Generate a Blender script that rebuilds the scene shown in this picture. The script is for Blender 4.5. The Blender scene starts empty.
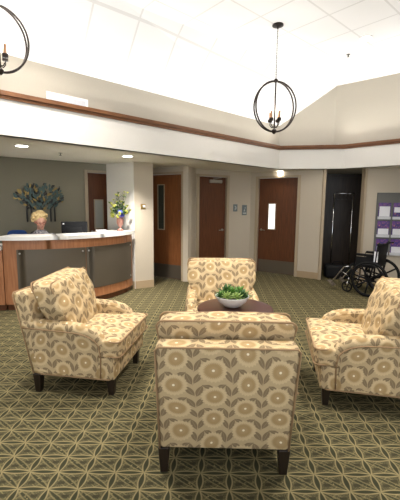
import bpy, bmesh, math, random
from mathutils import Vector, Matrix
C = bpy.context.scene.collection
PI = math.pi
random.seed(4)

# ------------------------------------------------------------------ node maths
class X:
    def __init__(s, nt, sock): s.nt, s.k = nt, sock
    def _op(s, op, *o):
        n = s.nt.nodes.new('ShaderNodeMath'); n.operation = op
        for i, v in enumerate((s,) + o):
            if isinstance(v, X): s.nt.links.new(v.k, n.inputs[i])
            else: n.inputs[i].default_value = v
        return X(s.nt, n.outputs[0])
    def __add__(s, o): return s._op('ADD', o)
    __radd__ = __add__
    def __sub__(s, o): return s._op('SUBTRACT', o)
    def __rsub__(s, o): return (s * -1) + o
    def __mul__(s, o): return s._op('MULTIPLY', o)
    __rmul__ = __mul__
    def __truediv__(s, o): return s._op('DIVIDE', o)
    def floor(s): return s._op('FLOOR')
    def frac(s): return s._op('FRACT')
    def abs(s): return s._op('ABSOLUTE')
    def sin(s): return s._op('SINE')
    def sqrt(s): return s._op('SQRT')
    def atan2(s, o): return s._op('ARCTAN2', o)
    def min(s, o): return s._op('MINIMUM', o)
    def max(s, o): return s._op('MAXIMUM', o)
    def mod(s, o): return s._op('FLOORED_MODULO', o)
    def lt(s, o): return s._op('LESS_THAN', o)
    def gt(s, o): return s._op('GREATER_THAN', o)
    def step(s, a, b):            # smooth 0..1 between a and b
        n = s.nt.nodes.new('ShaderNodeMapRange'); n.interpolation_type = 'SMOOTHSTEP'
        s.nt.links.new(s.k, n.inputs[0]); n.inputs[1].default_value = a; n.inputs[2].default_value = b
        return X(s.nt, n.outputs[0])

def mat(name, col, rough=.6, metal=0., emit=None, spec=.5, coat=0):
    m = bpy.data.materials.new(name); m.use_nodes = True
    b = m.node_tree.nodes['Principled BSDF']
    b.inputs['Base Color'].default_value = (*col, 1); b.inputs['Roughness'].default_value = rough
    b.inputs['Metallic'].default_value = metal; b.inputs['Specular IOR Level'].default_value = spec
    b.inputs['Coat Weight'].default_value = coat
    if emit:
        b.inputs['Emission Color'].default_value = (*emit[0], 1); b.inputs['Emission Strength'].default_value = emit[1]
    return m
def nodes(m): return m.node_tree, m.node_tree.nodes['Principled BSDF']
def mixc(nt, fac, a, b):
    n = nt.nodes.new('ShaderNodeMix'); n.data_type = 'RGBA'
    if isinstance(fac, X): nt.links.new(fac.k, n.inputs[0])
    else: n.inputs[0].default_value = fac
    for i, v in ((6, a), (7, b)):
        if isinstance(v, tuple): n.inputs[i].default_value = (*v, 1)
        else: nt.links.new(v, n.inputs[i])
    return n.outputs[2]
def coords(nt, kind='Object'):
    t = nt.nodes.new('ShaderNodeTexCoord'); s = nt.nodes.new('ShaderNodeSeparateXYZ')
    nt.links.new(t.outputs[kind], s.inputs[0])
    return [X(nt, s.outputs[i]) for i in range(3)], t.outputs[kind]
def noise(nt, vec, scale, detail=2, stretch=None):
    n = nt.nodes.new('ShaderNodeTexNoise'); n.inputs['Scale'].default_value = scale; n.inputs['Detail'].default_value = detail
    if stretch:
        mp = nt.nodes.new('ShaderNodeMapping'); mp.inputs['Scale'].default_value = stretch
        nt.links.new(vec, mp.inputs[0]); vec = mp.outputs[0]
    nt.links.new(vec, n.inputs['Vector'])
    return X(nt, n.outputs[0])
def bump(nt, b, h, strength=.3, dist=.01):
    n = nt.nodes.new('ShaderNodeBump'); n.inputs['Strength'].default_value = strength; n.inputs['Distance'].default_value = dist
    nt.links.new(h.k, n.inputs['Height']); nt.links.new(n.outputs[0], b.inputs['Normal'])

def wood(name, c1, c2, rough=.4, stretch=(14, 14, 1.2), coat=0):
    m = mat(name, c1, rough, coat=coat); nt, b = nodes(m)
    _, v = coords(nt)
    n = noise(nt, v, 3, 4, stretch)
    nt.links.new(mixc(nt, n.step(.3, .7), c1, c2), b.inputs['Base Color'])
    return m
def paint(name, c, rough=.7, amt=.03):
    m = mat(name, c, rough); nt, b = nodes(m); _, v = coords(nt)
    n = noise(nt, v, 60, 3)
    nt.links.new(mixc(nt, n, tuple(x * (1 - amt) for x in c), tuple(min(1, x * (1 + amt)) for x in c)), b.inputs['Base Color'])
    bump(nt, b, n, .08, .004)
    return m

M = {}
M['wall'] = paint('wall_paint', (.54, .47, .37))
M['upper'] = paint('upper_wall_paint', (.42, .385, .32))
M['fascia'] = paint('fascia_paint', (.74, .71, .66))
M['olive'] = paint('olive_paint', (.27, .245, .175))
M['lowceil'] = paint('low_ceiling_paint', (.80, .78, .71))
M['base'] = paint('vinyl_baseboard', (.42, .31, .19), .5)
M['frame'] = paint('tan_door_frame', (.44, .35, .24), .45)
M['trim'] = wood('oak_trim', (.115, .042, .011), (.19, .072, .021), .6, (2, 2, 30))
M['door'] = wood('door_veneer', (.095, .030, .010), (.135, .044, .015), .38)
M['doorL'] = wood('oak_veneer', (.20, .070, .022), (.26, .095, .032), .38)
M['counter'] = wood('cherry_veneer', (.36, .145, .06), (.46, .20, .09), .38)
M['gun'] = mat('brushed_dark_metal', (.135, .112, .083), .45, .5)
M['bolt'] = mat('steel_bolt', (.6, .6, .58), .3, 1)
M['solid'] = mat('white_solid_surface', (.82, .80, .76), .3)
M['steel'] = mat('brushed_steel', (.42, .40, .36), .38, .9)
M['kick'] = mat('kick_plate_steel', (.17, .14, .105), .45, .6)
M['chrome'] = mat('chrome', (.75, .75, .76), .15, 1)
M['black'] = mat('black_plastic', (.006, .006, .007), .5, spec=.25)
M['blackv'] = mat('black_vinyl', (.010, .010, .011), .6, spec=.2)
M['rubber'] = mat('black_rubber', (.008, .008, .008), .7, spec=.2)
M['leg'] = wood('espresso_wood', (.010, .006, .004), (.018, .010, .007), .3)
M['mahog'] = wood('mahogany_table', (.040, .011, .008), (.062, .018, .012), .33, (1, 10, 1))
M['bowl'] = mat('white_ceramic', (.86, .86, .84), .2)
M['soil'] = mat('potting_soil', (.04, .025, .015), .9)
M['leafa'] = mat('succulent_green', (.10, .23, .035), .5)
M['leafb'] = mat('dark_leaf_green', (.035, .10, .02), .5)
M['leafc'] = mat('pale_rosette_green', (.30, .42, .12), .5)
M['bronze'] = mat('dark_bronze', (.014, .008, .005), .5, .2, spec=.25)
M['bulb'] = mat('candle_bulb', (1, .9, .7), .3, emit=((1, .82, .55), 14))
M['ivory'] = mat('candle_sleeve', (.32, .17, .09), .5)
M['lens'] = mat('downlight_lens', (1, 1, 1), .3, emit=((1, .96, .88), 9))
M['white'] = mat('white_metal', (.85, .85, .83), .4)
M['grille'] = mat('grille_slot', (.62, .63, .66), .5)
M['plaque'] = mat('plaque_grey', (.16, .19, .20), .4)
M['symbol'] = mat('plaque_symbol', (.50, .52, .50), .4)
M['glassd'] = mat('dark_wired_glass', (.06, .065, .05), .15)
M['glassw'] = mat('daylit_glass', (.75, .78, .80), .2, emit=((.95, .98, 1), .9))
M['glassg'] = mat('frosted_grey_glass', (.42, .42, .36), .3)
M['brass'] = mat('brass', (.45, .30, .09), .35, .8)
M['felt'] = mat('grey_felt_board', (.15, .15, .14), .9)
M['card'] = mat('white_card', (.80, .80, .84), .5)
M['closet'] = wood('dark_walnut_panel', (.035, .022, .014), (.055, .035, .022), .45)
M['skin'] = mat('skin', (.62, .34, .24), .55)
M['hair'] = mat('curly_blonde_hair', (.68, .50, .24), .65)
M['lip'] = mat('lips', (.45, .13, .11), .5)
M['eye'] = mat('eye', (.05, .04, .03), .3)
M['glasses'] = mat('red_glasses_frame', (.30, .03, .03), .3)
M['trouser'] = mat('dark_trousers', (.02, .022, .03), .8)
M['bluef'] = mat('blue_chair_fabric', (.03, .085, .28), .85)
M['greyf'] = mat('grey_chair_fabric', (.05, .05, .055), .85)
M['desk'] = mat('grey_laminate_desk', (.40, .36, .30), .5)
M['terra'] = mat('rose_terracotta', (.28, .13, .10), .5)
M['blue_fl'] = mat('blue_petals', (.14, .16, .60), .6)
M['yel_fl'] = mat('yellow_green_blossom', (.45, .46, .08), .6)
M['twig'] = mat('twig', (.09, .06, .03), .8)
M['teal'] = mat('teal_patina_metal', (.07, .11, .10), .4, .5)
M['gold'] = mat('gold_metal', (.30, .21, .07), .35, .7)
M['darkm'] = mat('blackened_metal', (.03, .03, .03), .4, .6)
M['hole'] = mat('sprinkler_metal', (.22, .22, .22), .4, .8)

# blouse pattern
m = mat('patterned_blouse', (.2, .2, .2), .8); nt, b = nodes(m); _, v = coords(nt)
nt.links.new(mixc(nt, noise(nt, v, 45, 1).step(.45, .55), (.07, .07, .09), (.34, .32, .32)), b.inputs['Base Color']); M['blouse'] = m

# purple brochure cover
m = mat('purple_brochure_cover', (.10, .03, .22), .35); nt, b = nodes(m); _, v = coords(nt)
n1 = noise(nt, v, 12, 2).step(.45, .62); n2 = noise(nt, v, 25, 1).step(.58, .68)
c = mixc(nt, n1, (.05, .02, .16), (.13, .04, .22)); nt.links.new(mixc(nt, n2, c, (.42, .15, .12)), b.inputs['Base Color']); M['purple'] = m

# ceiling tiles: 2 ft grid running along the sloping edge
def tiles(name, sx, sy):
    m = mat(name, (.9, .9, .9), .85); nt, b = nodes(m); (x, y, z), v = coords(nt)
    ca, sa = .75, .661
    u = (x * ca + y * sa - .12) / sx; w = (y * ca - x * sa - .10) / sy
    g = ((u.frac() - .5).abs().gt(.5 - .012 / sx)).max((w.frac() - .5).abs().gt(.5 - .012 / sy))
    nt.links.new(mixc(nt, g, (.88, .88, .885), (.73, .73, .73)), b.inputs['Base Color'])
    return m
M['tile'] = tiles('ceiling_tile', .61, .61)
M['tile2'] = tiles('sloped_ceiling_tile', .61, .50)

# carpet
m = mat('patterned_carpet', (.2, .2, .1), .95, spec=.1); nt, b = nodes(m); (x, y, z), v = coords(nt)
CX0, CY0 = -.652, 1.722
a1, b2x, b2y = .165, .008, .1235
t = (y - CY0) / b2y
s = (x - CX0 - t * b2x) / a1
fs, ft = s.frac(), t.frac()
def lens(dist, along, w, bw):
    prof = (along * PI).sin().abs()
    e = prof * w
    dark = 1 - (dist - e).step(-.004, .004)
    line = (1 - (dist - e - bw).step(-.005, .006))
    return dark, line
dr, lr = lens(((t + .5).frac() - .5).abs() * b2y, fs, .0115, .0052)
dc, lc = lens(((s + .5).frac() - .5).abs() * a1 * .97, ft, .0140, .0048)
sd = s + t
dd, ld = lens(((sd + .5).frac() - .5).abs() * .098, ft, .010, .004)
nz = noise(nt, v, 55, 2); nf = noise(nt, v, 220, 2)
q1 = ((fs - .68).abs() * a1 * .8).max((ft - .62).abs() * b2y * 1.4)
q2 = ((fs - .32).abs() * a1 * .8).max((ft - .36).abs() * b2y * 1.4)
blot = (1 - q1.min(q2).step(.012, .018)) * .9
base = mixc(nt, nf.step(.35, .65), (.042, .038, .019), (.118, .100, .051))
thin = (1 - ((fs - .5).abs() * a1 * .8 + (ft - .5).abs() * b2y - .045).abs().step(.002, .005)) * .6
base = mixc(nt, thin, base, (.20, .165, .08))
c = mixc(nt, blot, base, (.040, .037, .021))
c = mixc(nt, ld * .75, c, (.25, .20, .095)); c = mixc(nt, dd * nz.step(.3, .45), c, (.040, .040, .022))
c = mixc(nt, lr.max(lc) * .95, c, (.315, .252, .125)); c = mixc(nt, dr.max(dc) * .95, c, (.024, .027, .015))
nt.links.new(c, b.inputs['Base Color']); bump(nt, b, nf, .5, .004); M['carpet'] = m

# floral upholstery (UV in metres)
def floral(name):
    m = mat(name, (.6, .5, .35), .85, spec=.2); nt, b = nodes(m)
    tc = nt.nodes.new('ShaderNodeTexCoord'); wn = nt.nodes.new('ShaderNodeTexNoise')
    wn.inputs['Scale'].default_value = 2.6; wn.inputs['Detail'].default_value = 0; nt.links.new(tc.outputs['UV'], wn.inputs['Vector'])
    sc = nt.nodes.new('ShaderNodeSeparateColor'); nt.links.new(wn.outputs['Color'], sc.inputs[0])
    sp = nt.nodes.new('ShaderNodeSeparateXYZ'); nt.links.new(tc.outputs['UV'], sp.inputs[0])
    u, v = X(nt, sp.outputs[0]), X(nt, sp.outputs[1])
    u = u + (X(nt, sc.outputs[0]) - .5) * .10; v = v + (X(nt, sc.outputs[1]) - .5) * .10
    PX, PY = .183, .160
    cu = u / PX; col = cu.floor(); cv = v / PY + col.mod(2) * .5
    px = (cu.frac() - .5) * PX; py = (cv.frac() - .5) * PY
    r = (px * px + py * py).sqrt(); th = py.atan2(px)
    ring = (th * 22).sin() * .0035 + .066
    fl = 1 - (r - ring).step(-.004, .003)
    disk = 1 - (r - (th * 30).sin() * .003).step(.036, .052)
    core = 1 - r.step(.005, .009)
    halo = (r.step(.006, .012)) * (1 - r.step(.014, .030))
    # leaves in the gaps between neighbouring columns
    cx2 = cu + .5; lx = (cx2.frac() - .5) * PX; row = v / (PY * .5); ly = (row.frac() - .5) * PY * .5
    par = (row.floor() + cx2.floor()).mod(2) * 2 - 1
    lxm = lx * par
    def leaf(ox, oy, ang, L, W):
        c_, s_ = math.cos(ang), math.sin(ang)
        ex, ey = lxm - ox, ly - oy
        al = ex * c_ + ey * s_; pe = ey * c_ - ex * s_
        wid = (1 - (al / L) * (al / L)).max(0.001)
        return 1 - (pe.abs() - wid * W).step(-.0015, .002), (1 - pe.abs().step(.0008, .0022)) * (al / L).abs().lt(.8)
    l1, k1 = leaf(-.019, .004, math.radians(118), .038, .0145)
    l2, k2 = leaf(.021, .0, math.radians(68), .038, .0145)
    l3, k3 = leaf(.062, .026, math.radians(150), .034, .013)
    lf = l1.max(l2).max(l3); rib = (k1 * l1 + k2 * l2 + k3 * l3).min(1.0)
    wv = noise(nt, tc.outputs['UV'], 260, 2)
    c = mixc(nt, wv, (.455, .335, .185), (.535, .405, .235))
    c = mixc(nt, lf * .92, c, (.215, .152, .085)); c = mixc(nt, rib * .6, c, (.36, .28, .17))
    c = mixc(nt, fl, c, (.60, .455, .26)); c = mixc(nt, disk * .9, c, (.385, .255, .115)); c = mixc(nt, halo * .35, c, (.50, .36, .19))
    c = mixc(nt, core, c, (.85, .75, .55))
    nt.links.new(c, b.inputs['Base Color']); bump(nt, b, wv, .25, .003)
    return m
M['floral'] = floral('floral_upholstery')
M['pipe'] = mat('tan_piping', (.30, .19, .095), .8)

# ------------------------------------------------------------------ mesh builder
class B:
    def __init__(s): s.bm = bmesh.new()
    def _fin(s, vs, T, bev=0, seg=2):
        if T is not None:
            for v in vs: v.co = T @ v.co
        return vs
    def box(s, x0, x1, y0, y1, z0, z1, bev=0, seg=2, T=None):
        r = bmesh.ops.create_cube(s.bm, size=1)['verts']
        for v in r:
            v.co = Vector(((x0 + x1) / 2 + v.co.x * (x1 - x0), (y0 + y1) / 2 + v.co.y * (y1 - y0), (z0 + z1) / 2 + v.co.z * (z1 - z0)))
        if bev:
            es = list({e for v in r for e in v.link_edges})
            o = bmesh.ops.bevel(s.bm, geom=es, offset=bev, segments=seg, profile=.5, affect='EDGES')
            r = list({v for f in o['faces'] for v in f.verts} | {v for v in r if v.is_valid})
        return s._fin(r, T)
    def prism(s, poly, z0, z1, T=None, axis='z'):
        def P(p, h): return Vector((p[0], p[1], h)) if axis == 'z' else (Vector((h, p[0], p[1])) if axis == 'x' else Vector((p[0], h, p[1])))
        a = [s.bm.verts.new(P(p, z0)) for p in poly]; c = [s.bm.verts.new(P(p, z1)) for p in poly]; n = len(poly)
        s.bm.faces.new(a[::-1]); s.bm.faces.new(c)
        for i in range(n): s.bm.faces.new((a[i], a[(i + 1) % n], c[(i + 1) % n], c[i]))
        return s._fin(a + c, T)
    def face(s, pts): return s.bm.faces.new([s.bm.verts.new(Vector(p)) for p in pts])
    def tube(s, pts, r, closed=False, seg=8, T=None, cap=True):
        pts = [Vector(p) for p in pts]; n = len(pts); rings = []; up = None
        rr = r if isinstance(r, (list, tuple)) else [r] * n
        for i, p in enumerate(pts):
            a = pts[(i - 1) % n] if (closed or i > 0) else p; b = pts[(i + 1) % n] if (closed or i < n - 1) else p
            t = (b - a).normalized()
            if up is None:
                up = Vector((0, 0, 1)) if abs(t.z) < .9 else Vector((1, 0, 0))
            sd = t.cross(up).normalized(); up = sd.cross(t).normalized()
            rings.append([s.bm.verts.new(p + (sd * math.cos(2 * PI * k / seg) + up * math.sin(2 * PI * k / seg)) * rr[i]) for k in range(seg)])
        for i in range(n if closed else n - 1):
            A, Bq = rings[i], rings[(i + 1) % n]
            for k in range(seg): s.bm.faces.new((A[k], A[(k + 1) % seg], Bq[(k + 1) % seg], Bq[k]))
        if not closed and cap: s.bm.faces.new(rings[0][::-1]); s.bm.faces.new(rings[-1])
        return s._fin([v for q in rings for v in q], T)
    def lathe(s, prof, c=(0, 0, 0), seg=32, T=None):
        rings = []
        for (r, z) in prof:
            r = max(r, 1e-4)
            rings.append([s.bm.verts.new(Vector((c[0] + r * math.cos(2 * PI * k / seg), c[1] + r * math.sin(2 * PI * k / seg), c[2] + z))) for k in range(seg)])
        for A, Bq in zip(rings, rings[1:]):
            for k in range(seg): s.bm.faces.new((A[k], A[(k + 1) % seg], Bq[(k + 1) % seg], Bq[k]))
        s.bm.faces.new(rings[0][::-1]); s.bm.faces.new(rings[-1])
        return s._fin([v for q in rings for v in q], T)
    def ell(s, c, r, seg=16, T=None):
        vs = bmesh.ops.create_uvsphere(s.bm, u_segments=seg, v_segments=max(6, seg // 2), radius=1)['verts']
        for v in vs: v.co = Vector((c[0] + v.co.x * r[0], c[1] + v.co.y * r[1], c[2] + v.co.z * r[2]))
        return s._fin(vs, T)
    def pillow(s, hx, hy, hz, e=.35, c=(0, 0, 0), n=14, fn=None):
        # rounded, slightly crowned cushion
        old = set(s.bm.verts)
        r = bmesh.ops.create_cube(s.bm, size=2)['verts']
        es = list({q for v in r for q in v.link_edges})
        bmesh.ops.subdivide_edges(s.bm, edges=es, cuts=n, use_grid_fill=True)
        vs = [v for v in s.bm.verts if v not in old]
        for v in vs:
            p = 2 / e
            k = (abs(v.co.x) ** p + abs(v.co.y) ** p + abs(v.co.z) ** p) ** (1 / p)
            q = v.co / k
            q = Vector((q.x * hx, q.y * hy, q.z * hz))
            if fn: q = fn(q)
            v.co = q + Vector(c)
        return list(vs)
    def build(s, name, m, parent=None, smooth=False, uv=None, label=None, loc=None, rz=0):
        bmesh.ops.recalc_face_normals(s.bm, faces=s.bm.faces)
        if uv is not None:
            L = s.bm.loops.layers.uv.new('UVMap')
            for f in s.bm.faces:
                nx, ny, nz = (abs(q) for q in f.normal)
                for l in f.loops:
                    co = l.vert.co
                    if nz >= nx and nz >= ny: w = (co.x, co.y + uv[1] * .37)
                    elif ny >= nx: w = (co.x, co.z)
                    else: w = (co.y + .31, co.z)
                    l[L].uv = (w[0] + uv[0], w[1] + uv[1])
        me = bpy.data.meshes.new(name); s.bm.to_mesh(me); s.bm.free()
        if smooth:
            for p in me.polygons: p.use_smooth = True
            if smooth == 'auto': me.set_sharp_from_angle(angle=math.radians(40))
        me.materials.append(M[m] if isinstance(m, str) else m)
        o = bpy.data.objects.new(name, me); C.objects.link(o)
        if parent: o.parent = parent
        if loc: o.location = loc
        if rz: o.rotation_euler.z = rz
        if label: o['label'] = label
        return o
def tag(o, label, cat, group=None):
    o['label'] = label; o['category'] = cat
    if group: o['group'] = group
    return o
def struct(o, label=None):
    o['kind'] = 'structure'
    if label: o['label'] = label
    return o
def empty(name, loc, rz=0, s=1):
    o = bpy.data.objects.new(name, None); C.objects.link(o); o.empty_display_size = .1
    o.location = loc; o.rotation_euler.z = rz; o.scale = (s, s, s); return o
def thing(name, label, cat, loc, rz=0, group=None, s=1): return tag(empty(name, loc, rz, s), label, cat, group)
def copy_tree(o, parent=None):
    c = o.copy(); C.objects.link(c)
    if parent: c.parent = parent
    for ch in list(o.children): copy_tree(ch, c)
    return c
def rpath(hx, hz, r, n=5):          # rounded rectangle outline
    out = []
    for cx, cz, a0 in ((hx - r, hz - r, 0), (-hx + r, hz - r, 90), (-hx + r, -hz + r, 180), (hx - r, -hz + r, 270)):
        for k in range(n + 1):
            a = math.radians(a0 + 90 * k / n); out.append((cx + r * math.cos(a), cz + r * math.sin(a)))
    return out

# ------------------------------------------------------------------ room shell
o = B(); o.face([(-6, -3, 0), (6.5, -3, 0), (6.5, 9.5, 0), (-6, 9.5, 0)]); struct(o.build('floor', 'carpet'), 'olive and tan patterned carpet of leaf-shaped lozenges')
ZL = 2.27; ZF = 3.95
A0, P1, P2, P3 = (-6, .42), (1.59, 7.28), (2.81, 7.06), (6.5, 3.57)
U0, U1, U2, U3 = (-6, .78), (1.66, 7.68), (2.75, 7.48), (6.5, 4.30)
K0, K1 = (-6, -.04), (-.96, 4.52)
def run(name, p, q, z0, z1, m, t=.12, openings=(), label=None, ys=0):
    p, q = Vector(p), Vector(q); d = q - p; L = d.length; a = math.atan2(d.y, d.x)
    T = Matrix.Translation((p.x, p.y, 0)) @ Matrix.Rotation(a, 4, 'Z'); bb = B(); x = 0
    for (a0, a1_, h) in openings:
        if a0 > x: bb.box(x, a0, ys, ys + t, z0, z1, T=T)
        bb.box(a0, a1_, ys, ys + t, h, z1, T=T); x = a1_
    if L > x: bb.box(x, L, ys, ys + t, z0, z1, T=T)
    return struct(bb.build(name, m), label)
def skirt(name, p, q, spans, h=.12, t=.012):
    p, q = Vector(p), Vector(q); d = q - p; a = math.atan2(d.y, d.x)
    T = Matrix.Translation((p.x, p.y, 0)) @ Matrix.Rotation(a, 4, 'Z'); bb = B()
    for a0, a1_ in spans: bb.box(a0, a1_, -t, -.0005, 0.0, h, T=T)
    return struct(bb.build(name, 'base'))
def ln(p, q): return (Vector(q) - Vector(p)).length
# fascia band and oak trim of the lobby
def band(name, pts, z0, z1, off0, off1, m, label=None):
    # offsets outward (away from the room) along each segment normal, mitred
    pts = [Vector(p) for p in pts]
    def offs(d):
        out = []
        for i, p in enumerate(pts):
            ns = []
            if i > 0: e = (pts[i] - pts[i - 1]).normalized(); ns.append(Vector((-e.y, e.x)))
            if i < len(pts) - 1: e = (pts[i + 1] - pts[i]).normalized(); ns.append(Vector((-e.y, e.x)))
            if len(ns) == 2: b_ = (ns[0] + ns[1]).normalized(); out.append(p + b_ * d / b_.dot(ns[0]))
            else: out.append(p + ns[0] * d)
        return out
    bb = B(); a, c = offs(off0), offs(off1)
    for i in range(len(pts) - 1):
        bb.prism([a[i], a[i + 1], c[i + 1], c[i]], z0, z1)
    bmesh.ops.remove_doubles(bb.bm, verts=bb.bm.verts, dist=1e-5)
    return struct(bb.build(name, m), label)
band('trim_1', [A0, P1, P2, P3], ZL, 2.645, 0, .12, 'fascia', 'cream drywall band around the raised ceiling')
band('trim_2', [A0, P1, P2, P3], 2.645, 2.68, -.022, .5, 'trim', 'oak moulding, lower lip')
band('trim_3', [A0, P1, P2, P3], 2.68, 2.725, -.04, .5, 'trim', 'oak moulding, upper lip')
# upper walls
def upper(name, poly, label=None):
    bb = B(); a = [bb.bm.verts.new(Vector(p)) for p in poly]
    d1 = Vector(poly[1]) - Vector(poly[0]); nrm = Vector((-d1.y, d1.x, 0)).normalized() * .1
    c = [bb.bm.verts.new(Vector(p) + nrm) for p in poly]; n = len(poly)
    bb.bm.faces.new(a); bb.bm.faces.new(c[::-1])
    for i in range(n): bb.bm.faces.new((a[i], c[i], c[(i + 1) % n], a[(i + 1) % n]))
    return struct(bb.build(name, 'upper'), label)
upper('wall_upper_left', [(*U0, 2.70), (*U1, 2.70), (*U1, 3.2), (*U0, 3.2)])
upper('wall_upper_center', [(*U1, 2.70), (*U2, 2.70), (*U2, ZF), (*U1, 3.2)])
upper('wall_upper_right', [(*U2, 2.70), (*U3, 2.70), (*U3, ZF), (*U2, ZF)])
o = B(); o.face([(*K0, ZF), (*K1, ZF), (*U2, ZF), (*U3, ZF), (6.5, -3, ZF), (-6, -3, ZF)]); struct(o.build('ceiling_1', 'tile'), 'flat white tiled high ceiling')
o = B(); o.face([(*U0, 3.2), (*U1, 3.2), (*K1, ZF), (*K0, ZF)]); o.face([(*U1, 3.2), (*U2, ZF), (*K1, ZF)]); struct(o.build('ceiling_2', 'tile2'), 'sloped white tiled ceiling strip')
# low ceiling
L0, L1 = (-6, 3.70), (-1.75, 6.66)
WO0, WO1 = (-6, 4.20), (-1.30, 7.45)
o = B()
o.face([(*A0, ZL), (*P1, ZL), (.0, 9.5, ZL), (-1.3, 9.5, ZL), (*L1, ZL), (*L0, ZL)])
o.face([(*P1, ZL), (*P2, ZL), (4, 9.5, ZL), (.0, 9.5, ZL)])
o.face([(*P2, ZL), (*P3, ZL), (6.5, 9.5, ZL), (4, 9.5, ZL)])
struct(o.build('ceiling_3', 'lowceil'), 'low painted ceiling over the perimeter')
o = B(); o.face([(*L0, 2.5), (*L1, 2.5), (-1.3, 7.6, 2.5), (-6, 4.4, 2.5)]); struct(o.build('ceiling_4', 'lowceil'), 'raised ceiling inside the reception recess')
run('trim_4', L0, L1, ZL, 2.5, 'lowceil', .04, label='soffit edge over the reception recess')
# reception wall, with a door
dsx = 4.60
run('wall_reception', WO0, WO1, 0, 2.52, 'olive', .12, [(dsx, dsx + .98, 2.17)], 'olive green reception wall')
# cream pillar; downlight brightness on its left face is put into the colour
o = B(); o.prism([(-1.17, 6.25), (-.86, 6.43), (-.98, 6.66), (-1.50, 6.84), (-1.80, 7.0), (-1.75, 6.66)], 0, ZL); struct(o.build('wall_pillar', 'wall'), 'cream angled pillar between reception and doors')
o = B(); o.prism([(-1.1712, 6.2494), (-1.1790, 6.2400), (-1.7590, 6.6500), (-1.7512, 6.6594)], .0, ZL); struct(o.build('wall_pillar_lit_face', 'fascia'), 'lightened left face of the angled pillar, downlight brightness painted in')
skirt('baseboard_pillar', (-1.17, 6.25), (-.86, 6.43), [(0, .358)], .14)
skirt('baseboard_pillar_side', (-1.759, 6.65), (-1.179, 6.24), [(0, .71)], .14)
D1p, D1q = (-1.43, 7.56), (-.24, 6.88)
D2p, D2q = (-.10, 7.45), (1.15, 8.12)
D3p, D3q = (1.15, 8.12), (2.49, 7.22)
l1 = ln(D1p, D1q)
run('wall_left_doorway', D1p, D1q, 0, ZL, 'wall', .12, [(.24, 1.27, 2.15)])
run('wall_return', D1q, D2p, 0, ZL, 'wall', .1)
run('wall_center', D2p, D2q, 0, ZL, 'wall', .12, [(.03, .82, 2.15)])
skirt('baseboard_center', D2p, D2q, [(.82, ln(D2p, D2q))])
run('wall_angled', D3p, D3q, 0, ZL, 'wall', .12, [(.14, 1.14, 2.15)])
skirt('baseboard_angled', D3p, D3q, [(0, .14), (1.14, ln(D3p, D3q) + .012)], .14)
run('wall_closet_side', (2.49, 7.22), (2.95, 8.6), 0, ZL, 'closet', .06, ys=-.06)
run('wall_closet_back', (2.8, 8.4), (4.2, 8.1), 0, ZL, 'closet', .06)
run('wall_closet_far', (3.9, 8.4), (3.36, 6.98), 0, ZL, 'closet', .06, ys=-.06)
run('wall_right', (3.24, 6.96), (6.5, 6.30), 0, ZL, 'wall', .12)
skirt('baseboard_right', (3.24, 6.96), (6.5, 6.30), [(0, 3.3)])
o = B(); o.box(2.475, 2.53, 7.18, 7.24, 0, ZL - .002); o.box(3.20, 3.245, 6.93, 7.08, 0, ZL - .002); struct(o.build('trim_5', 'frame'), 'tan corner trim at the closet opening')
# unseen shell behind and beside the camera
o = B(); o.box(-6.1, -6, -3, 9.5, 0, ZF); struct(o.build('wall_left', 'wall'))
o = B(); o.box(6.5, 6.6, -3, 9.5, 0, ZF); struct(o.build('wall_right_side', 'wall'))
o = B(); o.box(-6, 6.5, -3.1, -3, 0, .3); o.box(-6, 6.5, -3.1, -3, 3.6, ZF); o.box(-6, -5.2, -3.1, -3, .3, 3.6); o.box(5.7, 6.5, -3.1, -3, .3, 3.6)
struct(o.build('wall_back', 'wall'))
w = struct(empty('window_1', (0, -3.05, .3)))
for i in range(6):
    o = B(); x = -5.2 + i * 2.18; o.box(x - .03, x + .03, -.04, .04, 0, 3.3); o.build('mullion', 'bronze', w)

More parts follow.
